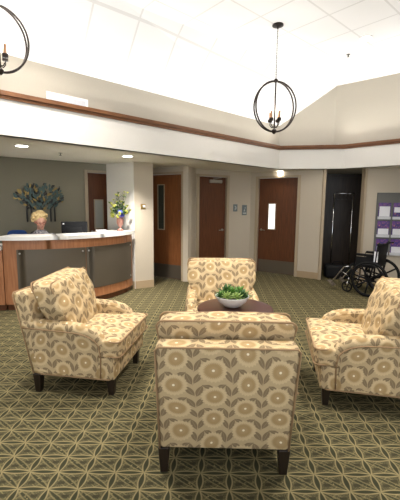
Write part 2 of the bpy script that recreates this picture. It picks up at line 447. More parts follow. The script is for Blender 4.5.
# ------------------------------------------------------------------ doors
def door(n, p, q, a, b_, leaf, h=2.13, hinge='r', win=None, winm='glassd', kick=.28, lever=None, rec=.05, label=None, closer=False, gap=.0, openang=0):
    p, q = Vector(p), Vector(q); d = (q - p).normalized(); ang = math.atan2(d.y, d.x); o0 = p + d * a; W = b_ - a
    e = struct(empty('door_%d' % n, (o0.x, o0.y, 0), ang), label)
    F = .05
    f = B(); f.box(-.015, F, -.018, .11, 0, h + .045, .004); f.box(W - F, W + .015, -.018, .11, 0, h + .045, .004); f.box(F, W - F, -.018, .11, h, h + .045, .004)
    f.build('door_frame', 'frame', e)
    lf = B(); x0, x1 = F + .004, W - F - .004 - gap
    lf.box(x0, x1, rec, rec + .045, .012, h - .004, .002)
    lo = lf.build('door_leaf', leaf, e)
    if kick:
        k = B(); k.box(x0 + .02, x1 - .02, rec - .003, rec, .02, .02 + kick); k.build('kick_plate', 'kick', e)
    if win:
        wx0, wx1, wz0, wz1 = win
        k = B()
        for bx in ((wx0 - .02, wx0, wz0 - .02, wz1 + .02), (wx1, wx1 + .02, wz0 - .02, wz1 + .02), (wx0, wx1, wz0 - .02, wz0), (wx0, wx1, wz1, wz1 + .02)):
            k.box(bx[0], bx[1], rec - .012, rec, bx[2], bx[3])
        wf = k.build('window_frame', 'frame', e)
        k = B(); k.box(wx0, wx1, rec - .004, rec + .002, wz0, wz1); k.build('pane', winm, wf)
    lx = x0 + .07 if hinge == 'r' else x1 - .07
    k = B(); k.lathe([(.026, 0), (.026, .008), (.01, .012), (.01, .05)], seg=16, T=Matrix.Translation((lx, rec, .98)) @ Matrix.Rotation(PI / 2, 4, 'X'))
    sg = 1 if hinge == 'r' else -1
    k.tube([(lx, rec - .05, .98), (lx + sg * .11, rec - .05, .975)], .009); k.build('lever_handle', 'steel', e, smooth='auto')
    hx = x1 + .006 if hinge == 'r' else x0 - .006
    for hz in (.25, 1.07, 1.88):
        k = B(); k.tube([(hx, rec - .01, hz - .05), (hx, rec - .01, hz + .05)], .011); k.build('hinge', 'steel', e)
    if closer:
        k = B(); k.box(x1 - .42, x1 - .12, rec - .06, rec, h - .13, h - .06, .006); k.tube([(x1 - .35, rec - .05, h - .05), (x1 - .2, rec - .12, h - .02), (x1 - .1, rec - .03, h + .0)], .008)
        k.build('door_closer', 'steel', e)
    return e
door(1, D1p, D1q, .24, 1.27, 'doorL', win=(.38, .52, 1.03, 1.92), label='oak veneer door with a tall narrow window, left of the hall', gap=.02)
door(2, D2p, D2q, .03, .82, 'door', kick=0, hinge='l', closer=True, label='plain dark wood door with a closer')
door(3, D3p, D3q, .14, 1.14, 'door', win=(.30, .445, 1.01, 1.56), winm='glassw', label='dark wood door with a short bright window')
door(4, WO0, WO1, dsx, dsx + .98, 'door', win=(.195, .345, 1.06, 1.60), winm='glassg', kick=0, label='wood door behind the reception desk')

# ------------------------------------------------------------------ armchair
def make_chair(label):
    t = thing('armchair', label, 'armchair', (0, 0, 0), 0, 'floral armchairs around the table')
    UV = (0.02, .03)
    # seat base
    b = B(); b.box(-.365, .365, -.35, .325, .155, .345, .018, 3); b.build('seat_base', 'floral', t, True, UV)
    b = B(); b.tube([(x, y, .158) for x, y in rpath(.362, .32, .03)], .006, True); b.build('base_piping', 'pipe', t, True)
    # backrest: leaning slab
    def lean(v):
        k = max(0, (v.z - .16)) / .66
        v.y += .15 * k; v.x *= 1 + .005 * k
    b = B(); vs = b.box(-.37, .37, .215, .345, .156, .83, .022, 3)
    bmesh.ops.bisect_plane(b.bm, geom=b.bm.verts[:] + b.bm.edges[:] + b.bm.faces[:], plane_co=(0, 0, .5), plane_no=(0, 0, 1))
    for v in b.bm.verts: lean(v.co)
    br = b.build('backrest', 'floral', t, True, UV)
    b = B()
    pp = [Vector((x, .345, z)) for x, z in [(-.368, .16), (-.368, .5), (-.368, .81), (-.35, .828), (.35, .828), (.368, .81), (.368, .5), (.368, .16)]]
    for v in pp: lean(v)
    b.tube(pp, .0055); b.build('piping', 'pipe', br, True)
    # arms
    for sgn in (-1, 1):
        b = B()
        prof = [(.30, .17), (-.20, .17), (-.235, .30), (-.235, .45), (-.215, .51), (-.16, .553), (-.08, .572), (.05, .582), (.36, .588), (.345, .4)]
        xs = sorted((sgn * .275, sgn * .372))
        b.prism([(y, z) for y, z in prof], xs[0], xs[1], axis='x')
        bmesh.ops.bevel(b.bm, geom=b.bm.edges[:], offset=.012, segments=2, affect='EDGES')
        # rolled top
        path = [(sgn * .332, y, z) for y, z in [(.42, .568), (.25, .562), (.05, .557), (-.07, .549), (-.15, .528), (-.205, .495), (-.232, .455), (-.240, .40), (-.238, .36)]]
        b.tube(path, [.052, .052, .052, .052, .052, .050, .047, .042, .036], seg=14)
        a = b.build('arm', 'floral', t, 'auto', (UV[0] + .05, UV[1]))
        b = B(); b.tube([(sgn * .385, y, z - .018) for _, y, z in path[:7]] + [(sgn * .375, -.243, .36), (sgn * .372, -.238, .17)], .005); b.build('piping', 'pipe', a, True)
    # seat cushion, T shaped
    def tcut(q):
        k = min(1, max(0, (q.y + .09) / .05)); k = k * k * (3 - 2 * k)
        w = 1 - .235 * k
        crown = (1 - (q.x / .37) ** 2) * (1 - (q.y / .28) ** 2)
        return Vector((q.x * w, q.y, q.z + (.028 * crown if q.z > 0 else 0)))
    b = B(); b.pillow(.372, .28, .078, .2, (0, -.12, .415), 18, tcut)
    sc = b.build('seat_cushion', 'floral', t, True, (UV[0] + .07, UV[1] + .05))
    for zz in (.060, -.060):
        b = B(); b.tube([(x * (1 - .235 * min(1, max(0, (y + .09) / .05))) * 1.0, y - .12, .415 + zz) for x, y in
                         [(p[0], p[1]) for p in rpath(.3725, .2805, .04)]], .0065, True)
        b.build('piping', 'pipe', sc, True)
    # loose back cushion
    def bc(q):
        k = 1 - min(1, max(0, (q.z + .12) / .14)); k = k * k * (3 - 2 * k)
        puff = (1 - (q.x / .37) ** 2) * (1 - (q.z / .27) ** 2)
        wr = .006 * math.sin(q.x * 31 + q.z * 17) + .004 * math.sin(q.z * 43 - q.x * 12)
        y = q.y + (-.035 * puff + wr if q.y < 0 else .0)
        z = q.z - (.005 * (q.x / .36) ** 2 if q.z > .1 else 0)
        return Vector((q.x * (1 - .17 * k), y + q.z * .34, z))
    b = B(); b.pillow(.385, .098, .225, .2, (0, .195, .70), 18, bc)
    cu = b.build('back_cushion', 'floral', t, True, (UV[0] + .02, UV[1] + .09))
    for yy in (-.080, .080):
        b = B(); pts = []
        for x, z in rpath(.383, .223, .04, 6):
            v = bc(Vector((x, yy + (.0 if yy > 0 else .01), z))); pts.append((v.x, v.y + .195 - (.003 if yy < 0 else 0), v.z + .70))
        b.tube(pts, .0065, True); b.build('piping', 'pipe', cu, True)
    for (x, y) in ((-.29, -.295), (.29, -.295), (-.345, .315), (.345, .315)):
        b = B(); k = .021; s0 = .033
        vs = b.box(x - s0, x + s0, y - s0, y + s0, 0, .16, .003, 1)
        for v in vs:
            if v.co.z < .08: v.co.x = x + (v.co.x - x) * .66; v.co.y = y + (v.co.y - y) * .66
        b.build('leg', 'leg', t)
    return t
ch = make_chair('floral armchair seen from behind, nearest the viewer')
ch.location = (.155, 2.18, 0); ch.rotation_euler.z = PI - math.radians(1.2)
for loc, hd, lab in (((-.955, 3.02), -9, 'floral armchair on the left, in front of the curved reception desk'),
                     ((1.34, 2.80), 168.5, 'floral armchair on the right, cut off by the edge of the photo'),
                     ((.245, 3.70), -90, 'floral armchair facing the viewer beyond the round table')):
    c = copy_tree(ch); c.location = (*loc, 0); c.rotation_euler.z = math.radians(hd + 90); c['label'] = lab
    skew = math.radians({-9: 7, 168.5: -6}.get(hd, 0))      # the loose back cushions sit a little askew
    for k in c.children:
        if k.name.startswith('back_cushion'): k.rotation_euler.z = skew; k.location = (.195 * math.sin(skew), .012, 0)

# ------------------------------------------------------------------ table with planter
t = thing('round_table', 'round dark mahogany table between the four floral armchairs', 'table', (.318, 3.03, 0))
b = B(); b.lathe([(.30, .605), (.332, .612), (.338, .623), (.332, .636), (.30, .64)], seg=64); b.build('tabletop', 'mahog', t, 'auto')
b = B(); b.lathe([(.19, .0), (.19, .02), (.05, .06), (.035, .12), (.045, .3), (.03, .5), (.06, .57), (.14, .605)], seg=32); b.build('pedestal', 'mahog', t, 'auto')
t = thing('bowl_planter', 'white bowl of green succulents on the round dark table', 'plant', (.292, 3.05, .641))
b = B(); b.lathe([(.055, 0), (.075, .008), (.125, .05), (.148, .088), (.152, .100), (.144, .100), (.134, .085), (.0, .08)], seg=48); b.build('bowl', 'bowl', t, 'auto')
b = B(); b.lathe([(0, .082), (.133, .084), (.12, .094), (0, .098)], seg=32); b.build('soil', 'soil', t)
def leafblade(b, base, d, L, w, droop=.3, up=Vector((0, 0, 1))):
    d = Vector(d).normalized(); sd = d.cross(up)
    sd = sd.normalized() if sd.length > .01 else Vector((1, 0, 0)); base = Vector(base); prev = None; n = 5
    nr = sd.cross(d).normalized()
    for i in range(n + 1):
        k = i / n; wd = w * math.sin(PI * (k * .86 + .09)) if i < n else .0005
        p = base + d * L * k - Vector((0, 0, 1)) * droop * L * k * k
        cur = [b.bm.verts.new(p - sd * wd), b.bm.verts.new(p - nr * wd * .35), b.bm.verts.new(p + sd * wd), b.bm.verts.new(p + nr * wd * .25)]
        if prev:
            for j in range(4): b.bm.faces.new((prev[j], prev[(j + 1) % 4], cur[(j + 1) % 4], cur[j]))
        prev = cur
rosettes = [(-.055, -.075, 'leafc', .055, 26), (.03, -.08, 'leafc', .06, 28), (-.09, -.01, 'leafa', .055, 22), (.085, -.03, 'leafb', .07, 20), (.0, .02, 'leafa', .085, 26), (.07, .05, 'leafa', .075, 22), (-.05, .06, 'leafb', .085, 22), (.10, .02, 'leafa', .06, 18), (-.11, -.045, 'leafb', .045, 16), (0.0, .085, 'leafb', .08, 18)]
for (x, y, mm, L, n) in rosettes:
    b = B()
    for i in range(n):
        a = i * 2.399; el = .15 + 1.25 * i / n
        leafblade(b, (x, y, .094), (math.cos(a) * math.cos(el), math.sin(a) * math.cos(el), math.sin(el)), L * random.uniform(1.0, 1.5), L * .19, .15)
    b.build('succulent', mm, t, True)
b = B()
for i in range(46):
    a = random.uniform(0, 2 * PI); r = .06 + random.uniform(0, .075); el = random.uniform(.1, .9)
    leafblade(b, (r * math.cos(a), r * math.sin(a), .094), (math.cos(a) * math.cos(el), math.sin(a) * math.cos(el), math.sin(el)), random.uniform(.04, .075), .007, .3)
b.build('trailing_leaves', 'leafb', t, True)

# ------------------------------------------------------------------ reception desk
def arc(p, q, bulge, n):
    p, q = Vector(p), Vector(q); m_ = (p + q) / 2; d = q - p; L = d.length; nrm = Vector((d.y, -d.x)).normalized()
    R = (L * L / 4 + bulge * bulge) / (2 * bulge); c = m_ + nrm * (bulge - R)
    a0 = math.atan2(p.y - c.y, p.x - c.x); a1_ = math.atan2(q.y - c.y, q.x - c.x)
    if a1_ < a0: a1_ += 2 * PI
    return c, R, a0, a1_
DP, DQ = (-2.77, 4.87), (-1.21, 6.17)
cc, RR, aa0, aa1 = arc(DP, DQ, .36, 0)
def arcband(b, k0, k1, r0, r1, z0, z1, n=36):
    # band between radii r0<r1 (relative to front radius RR)
    for i in range(n):
        u0 = aa0 + (aa1 - aa0) * (k0 + (k1 - k0) * i / n); u1 = aa0 + (aa1 - aa0) * (k0 + (k1 - k0) * (i + 1) / n)
        P = lambda r, u: (cc.x + (RR + r) * math.cos(u), cc.y + (RR + r) * math.sin(u))
        b.prism([P(r1, u0), P(r1, u1), P(r0, u1), P(r0, u0)], z0, z1)
    bmesh.ops.remove_doubles(b.bm, verts=b.bm.verts, dist=1e-5)
    fs = [f for f in b.bm.faces if f.is_valid]
    # drop internal faces
    seen = {}
    for f in fs:
        key = tuple(sorted(v.index for v in f.verts))
    b.bm.verts.index_update()
    for f in b.bm.faces:
        key = tuple(sorted(v.index for v in f.verts)); seen.setdefault(key, []).append(f)
    kill = [f for v in seen.values() if len(v) > 1 for f in v]
    if kill: bmesh.ops.delete(b.bm, geom=kill, context='FACES')
t = thing('reception_desk', 'tall curved cherry wood reception desk with dark metal panels and white top', 'reception desk', (0, 0, 0))
b = B(); arcband(b, 0, 1, -.12, 0, .09, 1.02); b.build('desk_front', 'counter', t, 'auto')
b = B(); arcband(b, 0.004, .996, -.10, -.035, 0, .09); b.build('toe_kick', 'door', t, 'auto')
b = B(); arcband(b, -.02, 1.0, -.36, .055, 1.02, 1.075); b.build('countertop', 'solid', t, 'auto')
for k0, k1 in ((.085, .512), (.516, .975)):
    b = B(); arcband(b, k0, k1, .006, .012, .235, .885, 14); pn = b.build('metal_panel', 'gun', t, 'auto')
    for kk in (k0 + .02, k1 - .02):
        for z in (.29, .83):
            u = aa0 + (aa1 - aa0) * kk
            b = B(); b.lathe([(.014, 0), (.014, .006), (.009, .01)], seg=12, T=Matrix.Translation((cc.x + (RR + .012) * math.cos(u), cc.y + (RR + .012) * math.sin(u), z)) @ Matrix.Rotation(u, 4, 'Z') @ Matrix.Rotation(PI / 2, 4, 'Y'))
            b.build('bolt', 'bolt', pn)
b = B(); arcband(b, .02, .80, -.68, -.13, .72, .75, 20); b.build('work_surface', 'desk', t, 'auto')
# end panel at the pillar, in dark veneer
t = thing('low_counter', 'lower section of reception counter at the far left edge', 'counter', (-2.78, 4.86, 0), math.radians(188))
b = B(); b.box(.0, 1.3, -.10, .0, .09, .88); b.build('counter_front', 'counter', t)
b = B(); b.box(-.0, 1.3, -.42, .05, .88, .93, .004); b.build('countertop', 'solid', t)
b = B(); b.box(.08, 1.22, .004, .010, .22, .78); b.build('metal_panel', 'gun', t)
b = B(); b.box(0.0, 1.3, -.09, -.04, 0, .09); b.build('toe_kick', 'door', t)
t = thing('stapler', 'small black stapler on the low counter at the left edge', 'stapler', (-2.95, 4.92, .931), .3)
b = B(); b.box(-.07, .07, -.015, .015, 0, .012, .003); b.build('stapler_base', 'black', t)
b = B(); b.box(-.06, .07, -.012, .012, .014, .035, .004, T=Matrix.Rotation(-.06, 4, 'Y')); b.build('stapler_arm', 'black', t)
b = B(); b.box(-.09, .09, -.06, .06, 0, .012, .002); b.box(-.085, .085, -.056, .056, .012, .018, .002)
tag(b.build('paper_stack', 'card', loc=(-1.69, 5.97, 1.0755), rz=.5), 'white stack of papers on the desk left of the flower vase', 'papers')

# monitor (seen from its back)
t = thing('computer_monitor', 'black computer monitor behind the reception desk', 'monitor', (-2.02, 5.62, .751), math.radians(8))
b = B(); b.box(-.20, .20, -.02, .018, .19, .50, .008); b.build('screen_housing', 'black', t, 'auto')
b = B(); b.box(-.13, .13, -.045, -.021, .25, .42, .008); b.build('rear_cover', 'blackv', t, 'auto')
b = B(); b.box(-.03, .03, -.06, -.03, .02, .3, .004); b.build('stand_neck', 'black', t)
b = B(); b.lathe([(.12, 0), (.12, .012), (.05, .022)], seg=24); b.build('stand_base', 'black', t)
b = B(); b.box(-.175, -.15, -.0215, -.0195, .455, .475); b.build('badge', 'card', t)

# ------------------------------------------------------------------ receptionist
def limb(b, pts, rs, seg=14): b.tube(pts, rs, seg=seg); [b.ell(p, (r, r, r), 12) for p, r in zip(pts, rs)]
def remesh(o, v=.012, it=4):
    r = o.modifiers.new('remesh', 'REMESH'); r.mode = 'VOXEL'; r.voxel_size = v; r.use_smooth_shade = True
    s_ = o.modifiers.new('smooth', 'SMOOTH'); s_.iterations = it; s_.factor = .5
def office_chair(name, label, loc, rz, fab, bw):
    t = thing(name, label, 'office chair', loc, rz)
    b = B(); b.box(-.205, .205, -.21, .22, .44, .50, .025, 3); b.build('seat', fab, t, 'auto')
    b = B(); b.pillow(bw, .035, .25, .4, (0, .25, .825), 8, lambda q: Vector((q.x, q.y - .03 * (1 - (q.x / bw) ** 2) * -1 + q.z * .08, q.z))); b.build('backrest', fab, t, True)
    b = B(); b.tube([(0, .1, .44), (0, .29, .46), (0, .31, .8)], .02); b.build('back_bracket', 'black', t)
    b = B(); b.tube([(0, 0, .1), (0, 0, .44)], .025); b.build('gas_column', 'black', t)
    for k in range(5):
        a = k * 2 * PI / 5; b = B(); b.tube([(0, 0, .1), (.26 * math.cos(a), .26 * math.sin(a), .07)], [.025, .016]); lg = b.build('base_spoke', 'black', t)
        b = B(); b.lathe([(.028, -.015), (.028, .015)], seg=14, T=Matrix.Translation((.26 * math.cos(a), .26 * math.sin(a), .03)) @ Matrix.Rotation(a, 4, 'Z') @ Matrix.Rotation(PI / 2, 4, 'X')); b.build('caster', 'black', lg)
    return t
HD = math.radians(28)
office_chair('office_chair', 'blue upholstered office chair left of the receptionist', (-3.12, 5.72, 0), math.radians(4), 'bluef', .17)
office_chair('office_chair', 'dark office chair the receptionist sits on', (-2.56, 5.62, 0), HD, 'greyf', .17)
t = thing('person', 'person with curly blonde hair and glasses, looking down behind the reception desk', 'person', (-2.56, 5.60, 0), HD)
# local: faces -Y
b = B()
limb(b, [(0, .02, .55), (0, .03, .70), (0, .02, .86), (0, .0, 1.00), (0, .0, 1.07)], [.135, .125, .135, .125, .075])
b.ell((0, .01, .95), (.185, .10, .11)); b.ell((0, .02, .58), (.17, .13, .10)); b.ell((0, -.02, .9), (.13, .11, .10))
limb(b, [(0, .0, 1.05), (0, -.02, 1.17)], [.05, .048])
for s_ in (-1, 1):
    limb(b, [(s_ * .17, 0, 1.0), (s_ * .21, -.03, .86), (s_ * .23, -.08, .77)], [.052, .044, .038])
    limb(b, [(s_ * .23, -.08, .77), (s_ * .18, -.2, .785), (s_ * .13, -.29, .80)], [.037, .032, .024])
    h0 = Vector((s_ * .125, -.31, .795)); b.ell(h0 + Vector((0, -.025, 0)), (.038, .045, .014))
    for j in range(4):
        fx = (j - 1.5) * .018; Lf = (.055, .066, .062, .048)[j]
        limb(b, [h0 + Vector((fx, -.06, 0)), h0 + Vector((fx * 1.1, -.06 - Lf * .55, .004)), h0 + Vector((fx * 1.1, -.06 - Lf, -.012))], [.0085, .008, .007], 8)
    limb(b, [h0 + Vector((-s_ * .03, -.01, 0)), h0 + Vector((-s_ * .052, -.04, -.002)), h0 + Vector((-s_ * .055, -.062, -.006))], [.011, .010, .008], 8)
    limb(b, [(s_ * .09, 0, .56), (s_ * .11, -.22, .57), (s_ * .12, -.40, .54)], [.09, .078, .06])
    limb(b, [(s_ * .12, -.40, .54), (s_ * .12, -.41, .30), (s_ * .12, -.40, .07)], [.055, .05, .035])
    limb(b, [(s_ * .12, -.38, .05), (s_ * .125, -.50, .035)], [.038, .03])
# head, bowed
HT = Matrix.Translation((0, -.045, 1.245)) @ Matrix.Rotation(math.radians(24), 4, 'X') @ Matrix.Rotation(math.radians(10), 4, 'Z')
b.ell((0, .01, .03), (.076, .095, .098), 24, T=HT); b.ell((0, -.03, -.04), (.056, .062, .068), 20, T=HT)
b.tube([HT @ Vector((0, -.085, .03)), HT @ Vector((0, -.108, -.012)), HT @ Vector((0, -.09, -.022))], [.009, .014, .009])
b.ell((0, -.078, -.075), (.02, .018, .016), 12, T=HT)
for s_ in (-1, 1): b.ell((s_ * .077, .01, 0), (.012, .02, .03), 12, T=HT); b.ell((s_ * .038, -.062, -.015), (.022, .02, .02), 12, T=HT)
bo = b.build('body', 'skin', t, True); remesh(bo, .009, 3)
for s_ in (-1, 1):
    b = B(); b.ell((s_ * .03, -.0835, .022), (.013, .008, .006), 10, T=HT); b.build('eye', 'eye', t, True)
b = B(); b.ell((0, -.088, -.047), (.022, .008, .007), 10, T=HT); b.build('mouth', 'lip', t, True)
b = B()
for s_ in (-1, 1):
    b.tube([HT @ Vector((s_ * .033 + .025 * math.cos(a * PI / 8), -.104 + .01 * abs(math.cos(a * PI / 8)), .016 + .019 * math.sin(a * PI / 8))) for a in range(16)], .0028, True, 6)
    b.tube([HT @ Vector((s_ * .058, -.096, .02)), HT @ Vector((s_ * .08, -.04, .022)), HT @ Vector((s_ * .082, .02, .015))], .0026, seg=6)
b.tube([HT @ Vector((-.009, -.106, .02)), HT @ Vector((.009, -.106, .02))], .003, seg=6); b.build('glasses', 'glasses', t)
b = B(); rnd = random.Random(2)
b.ell((0, .035, .06), (.095, .10, .095), 20, T=HT)
for i in range(170):
    a = rnd.uniform(0, 2 * PI); el = rnd.uniform(-.55, 1.5)
    d = Vector((math.cos(a) * math.cos(el), math.sin(a) * math.cos(el), math.sin(el)))
    if d.y < -.35 and d.z < .52: continue
    p = Vector((d.x * .112, .03 + d.y * .112, .05 + d.z * .108)); r = rnd.uniform(.014, .026)
    b.ell(HT @ p, (r, r, r), 8)
ho = b.build('hair', 'hair', t, True); remesh(ho, .006, 1)
b = B()
limb(b, [(0, .02, .56), (0, .03, .70), (0, .02, .86), (0, .0, 1.00)], [.148, .138, .148, .136])
b.ell((0, .01, .95), (.20, .112, .12)); b.ell((0, -.02, .9), (.145, .125, .11))
for s_ in (-1, 1): limb(b, [(s_ * .17, 0, 1.0), (s_ * .21, -.03, .86), (s_ * .23, -.08, .775), (s_ * .20, -.15, .785)], [.062, .054, .048, .044])
o = b.build('blouse', 'blouse', t, True); remesh(o, .011, 2)
b = B()
for s_ in (-1, 1):
    limb(b, [(s_ * .09, 0, .575), (s_ * .11, -.22, .575), (s_ * .12, -.40, .545)], [.1, .088, .07]); limb(b, [(s_ * .12, -.41, .53), (s_ * .12, -.42, .30), (s_ * .12, -.41, .10)], [.068, .06, .05])
b.ell((0, .02, .59), (.185, .145, .1))
o = b.build('trousers', 'trouser', t, True); remesh(o, .012, 2)

# ------------------------------------------------------------------ tree wall art
wd = (Vector(WO1) - Vector(WO0)).normalized(); wang = math.atan2(wd.y, wd.x)
artc = Vector((-3.37, 6.018)); artc = Vector(WO0) + wd * 3.78; nrm = Vector((wd.y, -wd.x))
artc = artc + nrm * .02
t = thing('tree_wall_art', 'metal wall sculpture of leafy trees in teal and gold on the olive wall', 'wall art', (artc.x, artc.y, 1.585), wang)
rnd = random.Random(7); leaves = []
for tx in (-.22, -.15, .02, .17, .24):
    b = B(); b.box(tx - .012, tx + .012, -.02, -.006, -.38, .0); pts = []
    for k in range(7):
        a = math.radians(rnd.uniform(25, 155)); L = rnd.uniform(.14, .30); z0 = rnd.uniform(-.12, .0)
        e = Vector((tx + L * math.cos(a) * 1.2, -.015, z0 + L * math.sin(a)))
        b.tube([(tx, -.013, z0 - .04), ((tx + e.x) / 2, -.016, (z0 + e.z) / 2 - .0), e], [.008, .006, .004], seg=6)
        pts.append(e)
    b.build('trunk', 'darkm', t)
grps = {'teal': B(), 'gold': B(), 'darkm': B()}
for i in range(190):
    a = rnd.uniform(0, 2 * PI); r = math.sqrt(rnd.random()); x = .41 * r * math.cos(a); z = .07 + .22 * r * math.sin(a)
    x += .0; 
    if abs(x) < .04 and z > .26: continue
    d = math.atan2(z + .2, x) + rnd.uniform(-.6, .6); mm = rnd.choice(['teal', 'teal', 'gold', 'darkm'])
    bb = grps[mm]; L, W = rnd.uniform(.03, .042), rnd.uniform(.015, .021); y0 = -.022 - rnd.uniform(0, .02)
    vs = [(x + math.cos(d) * L * math.cos(q) - math.sin(d) * W * math.sin(q), z + math.sin(d) * L * math.cos(q) + math.cos(d) * W * math.sin(q)) for q in [k * 2 * PI / 8 for k in range(8)]]
    bb.prism(vs, y0 - .003, y0, axis='y')
for k, bb in grps.items(): o = bb.build('leaf_cluster', k, t); o['kind'] = 'stuff'

# ------------------------------------------------------------------ vase with flowers
t = thing('flower_vase', 'terracotta urn of blue and yellow flowers on right end of reception desk', 'vase', (-1.385, 6.06, 1.0755), s=1.2)
b = B(); b.lathe([(.048, 0), (.05, .01), (.03, .025), (.016, .045), (.018, .055), (.034, .075), (.048, .11), (.052, .145), (.05, .175), (.056, .195), (.064, .205), (.055, .205), (.045, .19), (0, .185)], seg=28); b.build('urn', 'terra', t, 'auto')
rnd = random.Random(3); st = B(); lv = B(); tips = []
for i in range(38):
    a = rnd.uniform(0, 2 * PI); el = rnd.uniform(.35, 1.5); L = rnd.uniform(.14, .34) * (1.15 if el > 1.1 else .85)
    e = Vector((L * math.cos(a) * math.cos(el), L * math.sin(a) * math.cos(el) * .7, .20 + L * math.sin(el)))
    st.tube([(0, 0, .18), e * .5 + Vector((0, 0, .11)), e], .0022, seg=5); tips.append(e)
    for j in range(3): leafblade(lv, Vector((0, 0, .18)).lerp(e, .45 + .18 * j), (rnd.uniform(-1, 1), rnd.uniform(-1, 1), rnd.uniform(0, 1)), .055, .016, .2)
for i in range(4):
    st.tube([(0, 0, .18), (rnd.uniform(-.03, .05), 0, .35), (rnd.uniform(-.06, .10), 0, .55)], .0018, seg=5)
st.build('stems', 'twig', t); lv.build('leaves', 'leafb', t, True)
for i, e in enumerate(tips):
    b = B(); r = rnd.uniform(.014, .022)
    for k in range(7):
        a = k * 2 * PI / 7; leafblade(b, e, (math.cos(a), math.sin(a) * .8, .5), r * 1.5, r * .5, 0)
    b.ell(e, (r * .6, r * .6, r * .6), 8)
    b.build('blossom', 'leafb' if i % 3 == 0 else 'yel_fl', t, True)
for k in range(9):
    b = B(); e = Vector((rnd.uniform(-.05, .055), -.05 + rnd.uniform(-.02, .03), .225 + rnd.uniform(-.02, .06)))
    for j in range(9):
        a = j * 2 * PI / 9; leafblade(b, e, (math.cos(a), -.4, math.sin(a)), .032, .011, 0)
    b.build('flower', 'blue_fl', t, True)
for k in range(10):
    b = B(); a = rnd.uniform(0, 2 * PI); e = Vector((.11 * math.cos(a), .07 * math.sin(a) - .02, .235 + rnd.uniform(-.02, .04)))
    for j in range(9):
        a = j * 2 * PI / 9; leafblade(b, e, (math.cos(a), -.3, math.sin(a)), .034, .011, 0)
    b.build('flower', 'yel_fl', t, True)

# ------------------------------------------------------------------ chandeliers
def chandelier(label, loc, drop, rz, s):
    # origin at canopy on the ceiling
    t = thing('orb_chandelier', label, 'chandelier', loc, rz, 'bronze orb chandeliers', s)
    d = drop / s
    b = B(); b.lathe([(.075, 0), (.075, -.012), (.05, -.022), (.012, -.03), (.010, -.05)], seg=24); b.build('canopy', 'bronze', t, 'auto')
    b = B(); zt = -d + .36; n = int((-.05 - zt) / .03)
    for k in range(n):
        z = -.05 - .015 - k * (-.05 - zt) / n; a = (k % 2) * PI / 2
        b.tube([(.007 * math.cos(q) * math.cos(a), .007 * math.cos(q) * math.sin(a), z + .021 * math.sin(q)) for q in [j * PI / 4 for j in range(8)]], .002, True, 5)
    b.build('chain', 'bronze', t)
    b = B(); b.lathe([(.010, zt + .01), (.03, zt - .01), (.035, zt - .03), (.012, zt - .04)], seg=16); b.tube([(0, 0, zt - .04), (0, 0, -d - .33)], .011); b.lathe([(.01, -d - .29), (.035, -d - .315), (.03, -d - .345), (.012, -d - .365)], seg=16); b.build('center_stem', 'bronze', t, 'auto')
    for a in (-9, 9):
        b = B(); a = math.radians(a)
        b.tube([(.29 * math.cos(q) * math.cos(a), .29 * math.cos(q) * math.sin(a), -d + .335 * math.sin(q)) for q in [j * PI / 32 for j in range(64)]], .0115, True, 8); b.build('ring', 'bronze', t, True)
    for k in range(4):
        a = PI / 4 + k * PI / 2 - .2; x, y = .075 * math.cos(a), .075 * math.sin(a)
        b = B(); b.tube([(0, 0, -d - .27), (x * .6, y * .6, -d - .275), (x, y, -d - .24), (x, y, -d - .2)], .006); b.lathe([(.012, -.2), (.030, -.195), (.030, -.16)], (x, y, -d), 14); ar = b.build('arm', 'bronze', t, 'auto')
        b = B(); b.lathe([(.017, -.19), (.017, -.06)], (x, y, -d), 14); b.build('candle_sleeve', 'ivory', ar, 'auto')
        b = B(); b.lathe([(.008, -.06), (.017, -.04), (.018, -.02), (.010, .01), (.001, .035)], (x, y, -d), 12); b.build('bulb', 'bulb', ar, True)
    l = bpy.data.lights.new('candle_glow', 'POINT'); l.energy = CH_W; l.shadow_soft_size = .09; l.color = (1, .97, .93)
    lo = bpy.data.objects.new('lamp', l); C.objects.link(lo); lo.location = (0, 0, -d - .02); lo.parent = t
    return t
CH_W = 9
chandelier('bronze orb chandelier with lit candle bulbs, hanging whole near the centre', (1.02, 5.07, ZF), 3.95 - 2.895, .15, 1)
chandelier('bronze orb chandelier cut off by the top left corner', (-1.86, 3.42, 3.86), 3.86 - 3.03, .7, .86)

CH_W = 22  # two extra chandeliers, added out of view to raise the room's brightness
chandelier('added unseen bronze orb chandelier behind the camera on the right', (1.9, .3, ZF), 1.05, .3, 1)
chandelier('added unseen bronze orb chandelier behind the camera on the left', (-1.9, -.6, ZF), 1.05, .9, 1)
# ------------------------------------------------------------------ downlights, sprinklers, vent
def downlight(x, y, z, label, energy, lens=True, r=.075):
    t = thing('downlight', label, 'ceiling light', (x, y, z), 0, 'recessed downlights')
    b = B(); b.lathe([(r + .018, 0), (r + .018, -.006), (r, -.008), (r, -.001), (r - .004, -.0005)], seg=28); b.build('trim_ring', 'white', t, 'auto')
    b = B(); b.lathe([(r - .004, -.0012), (r - .004, -.005), (.001, -.0055)], seg=24); b.build('lens', 'lens', t)
    l = bpy.data.lights.new('downlight_lamp', 'SPOT'); l.energy = energy; l.spot_size = math.radians(120); l.spot_blend = .8; l.shadow_soft_size = .07; l.color = (1, .95, .88)
    lo = bpy.data.objects.new('lamp', l); C.objects.link(lo); lo.location = (0, 0, -.02); lo.parent = t
downlight(-2.30, 4.62, ZL, 'recessed downlight above the left part of the reception desk', 40)
downlight(-1.13, 5.53, ZL, 'recessed downlight before the pillar, above the flowers', 150)
downlight(1.72, 7.72, ZL, 'recessed downlight in front of the door with the bright window', 10)
downlight(2.37, 5.42, ZF, 'recessed downlight in the high tiled ceiling, right of the orb chandelier', 30)
